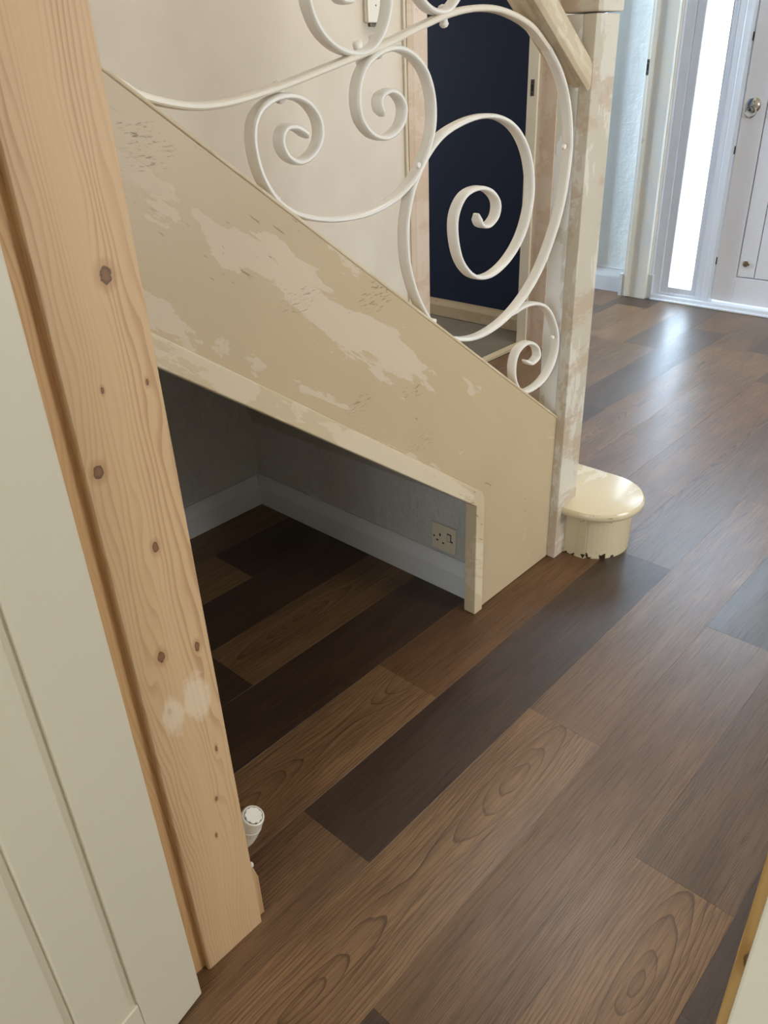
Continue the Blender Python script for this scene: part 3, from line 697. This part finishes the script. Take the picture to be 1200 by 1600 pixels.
D1 = [(548, -2), (540, 2), (528, -2), (520, -18), (528, -42), (550, -52), (580, -45), (600, -22), (604, 0), (600, 30), (590, 58), (574, 78), (552, 84), (525, 76), (500, 54), (483, 22), (476, -14), (484, -60), (510, -98), (550, -120)]
ribbon(D1, 0.030, 0.011, taper=(1, 1)).build('upper_scroll', 'iron', bal)
E1 = [(640, -60), (644, -25), (655, 0), (672, 16), (692, 18), (708, 2), (716, -20), (712, -50), (690, -70)]
ribbon(E1, 0.030, 0.011, taper=(1, 1)).build('upper_scroll', 'iron', bal)
# collars and rivets
def pin(u0, v0, u1, v1, r=0.0092, y=YB + .014):
    a = onp(u0, v0, 1, y); b = onp(u1, v1, 1, y); L_ = (b - a).length
    MB().lathe(a, b - a, [(0.0005, -.004), (r * .8, -.002), (r * 1.1, .002), (r, .008), (r * .9, L_ - .008), (r * 1.1, L_ - .002), (r * .7, L_ + .003), (.0005, L_ + .005)], 14).build('collar_pin', 'iron', bal)
pin(434, 128, 438, 158); pin(558, 66, 564, 100); pin(583, 54, 592, 88); pin(691, 10, 694, 40)
for (u, v, rr_) in ((653, 258, .007), (881, 229, .007), (863, 527, .006)):
    P = onp(u, v, 1, YB - .0150)
    MB().lathe(P, (0, -1, 0), [(rr_, -.002), (rr_, .001), (rr_ * .75, .0045), (.0005, .006)], 16).build('rivet', 'iron', bal)
# screw tabs where bars meet the string
for (u, v) in ((425, 312), (672, 508), (815, 612)):
    P = onp(u, v, 1, YB)
    B(P.x - .012, P.x + .012, YB - .012, YB + .012, ztop(P.x) + .002, ztop(P.x) + .012).build('fixing_tab', 'iron', bal, 0.003)

# ================================================================= SMALL THINGS
# socket on the understair wall
sk = thing('wall_socket', 'ivory single switched wall socket above the skirting under the stairs', 'socket', (1.67, 1.332, 0.182))
SXF = 1.662
fpl = B(SXF, 1.6695, 1.2855, 1.3795, .139, .231).build('face_plate', 'ivory', sk, 0.002, 3)
def slot(y, z, w_, h_): B(SXF - .0006, SXF + .001, y - w_ / 2, y + w_ / 2, z - h_ / 2, z + h_ / 2).build('pin_slot', 'black', fpl)
slot(1.346, .194, .005, .010); slot(1.357, .172, .008, .005); slot(1.333, .168, .008, .005)
rk = B(SXF - .004, SXF + .002, 1.304, 1.315, .184, .206).build('rocker_switch', 'ivory', sk, 0.0015)
B(SXF - .0012, SXF + .001, 1.3015, 1.3175, .181, .209).build('switch_surround', 'black', rk, 0.0005)
for yy in (1.370, 1.298): MB().lathe((SXF + .001, yy, .183), (-1, 0, 0), [(.0035, 0), (.0033, .0016), (.0005, .002)], 12).build('screw', 'black', fpl)
# trunking end on the stair wall
ct = thing('cable_trunking', 'white cable trunking running down the cream stair wall, top centre', 'cable trunking', (2.41, WY, 1.62))
P0 = onp(568, 0, 1, WY); P1 = onp(590, 36, 1, WY)
B(P0.x, P1.x - .0, WY - .022, WY - .0005, P1.z, 2.3).build('cover', 'plastic', ct, 0.003)
B(P0.x - .006, P0.x + .012, WY - .012, WY - .0005, P1.z + .004, 2.3).build('back_tray', 'stairwall', ct, 0.002)
MB().lathe((P1.x - .03, WY - .021, P1.z + .055), (0, -1, 0), [(.004, 0), (.003, .002), (.0005, .0025)], 10).build('screw', 'steel', ct)
B(P0.x + .018, P1.x - .008, WY - .014, WY - .001, P1.z - .012, P1.z).build('cable_end', 'steel', ct, 0.002)
# thermostatic radiator valve behind the lining
tv = thing('radiator_valve', 'white thermostatic radiator valve head poking out behind the pine lining', 'radiator valve', (0.56, 1.0, 0.0))
TC = onp(396, 1274, 1, 0.955)
ax = (-ray(396, 1274).normalized() * .70 + (_r * .40 - _d * .92) * .71).normalized()
bs = TC - ax * 0.076
vb = MB().lathe(bs, ax, [(.013, -.022), (.019, -.016), (.0225, -.002), (.0242, .012), (.0248, .028), (.0248, .040), (.0256, .0425), (.0252, .0455)], 36).build('valve_body', 'plastic', tv)
hdv = MB().lathe(bs, ax, [(.0240, .045), (.0244, .047), (.0236, .070), (.0226, .0752), (.0200, .0765), (.0190, .0740), (.0005, .0735)], 36).build('valve_head', 'plastic', tv)
hdv['base'] = tv['base']
u_ = ax.orthogonal().normalized(); v_ = ax.cross(u_); ring1 = []; n2 = 72
def cr(t_, k): return [bs + ax * t_ + (u_ * math.cos(2 * math.pi * i / n2) + v_ * math.sin(2 * math.pi * i / n2)) * k * (.0174 - .0019 * (0.5 + 0.5 * math.cos(9 * 2 * math.pi * i / n2)) ** 3) for i in range(n2)]
MB().loft([cr(.0735, 1.04), cr(.0766, 1.04), cr(.0776, .97), cr(.0778, .5)], True).build('scalloped_cap', 'plastic', hdv)
MB().lathe(bs, ax, [(.0188, .0737), (.0188, .0740), (.0005, .0740)], 36).build('cap_groove', 'steel', hdv)
for an in (0.2, 1.2, 2.2, 3.4, 4.4, 5.4):
    q = bs + ax * .034 + (u_ * math.cos(an) + v_ * math.sin(an)) * .0240
    MB().lathe(q, (u_ * math.cos(an) + v_ * math.sin(an)), [(.0022, 0), (.0018, .0006), (.0005, .0008)], 8).build('scale_mark', 'gasket', vb)
# valve tail down to the floor pipe
rc = [bs - ax * .018, Vector((bs.x - .012, bs.y + .02, bs.z - .03)), Vector((.556, .975, .07)), Vector((.556, .975, .0))]
cc = catmull(rc, 8); rings = []
for i, p in enumerate(cc):
    a = cc[max(i - 1, 0)]; b = cc[min(i + 1, len(cc) - 1)]; tg = (b - a).normalized(); uu = tg.orthogonal().normalized() if i == 0 else (uu - tg * uu.dot(tg)).normalized(); vv = tg.cross(uu)
    rings.append([p + (uu * math.cos(2 * math.pi * j / 12) + vv * math.sin(2 * math.pi * j / 12)) * .0075 for j in range(12)])
MB().loft(rings, True).build('tail_pipe', 'brass', tv)
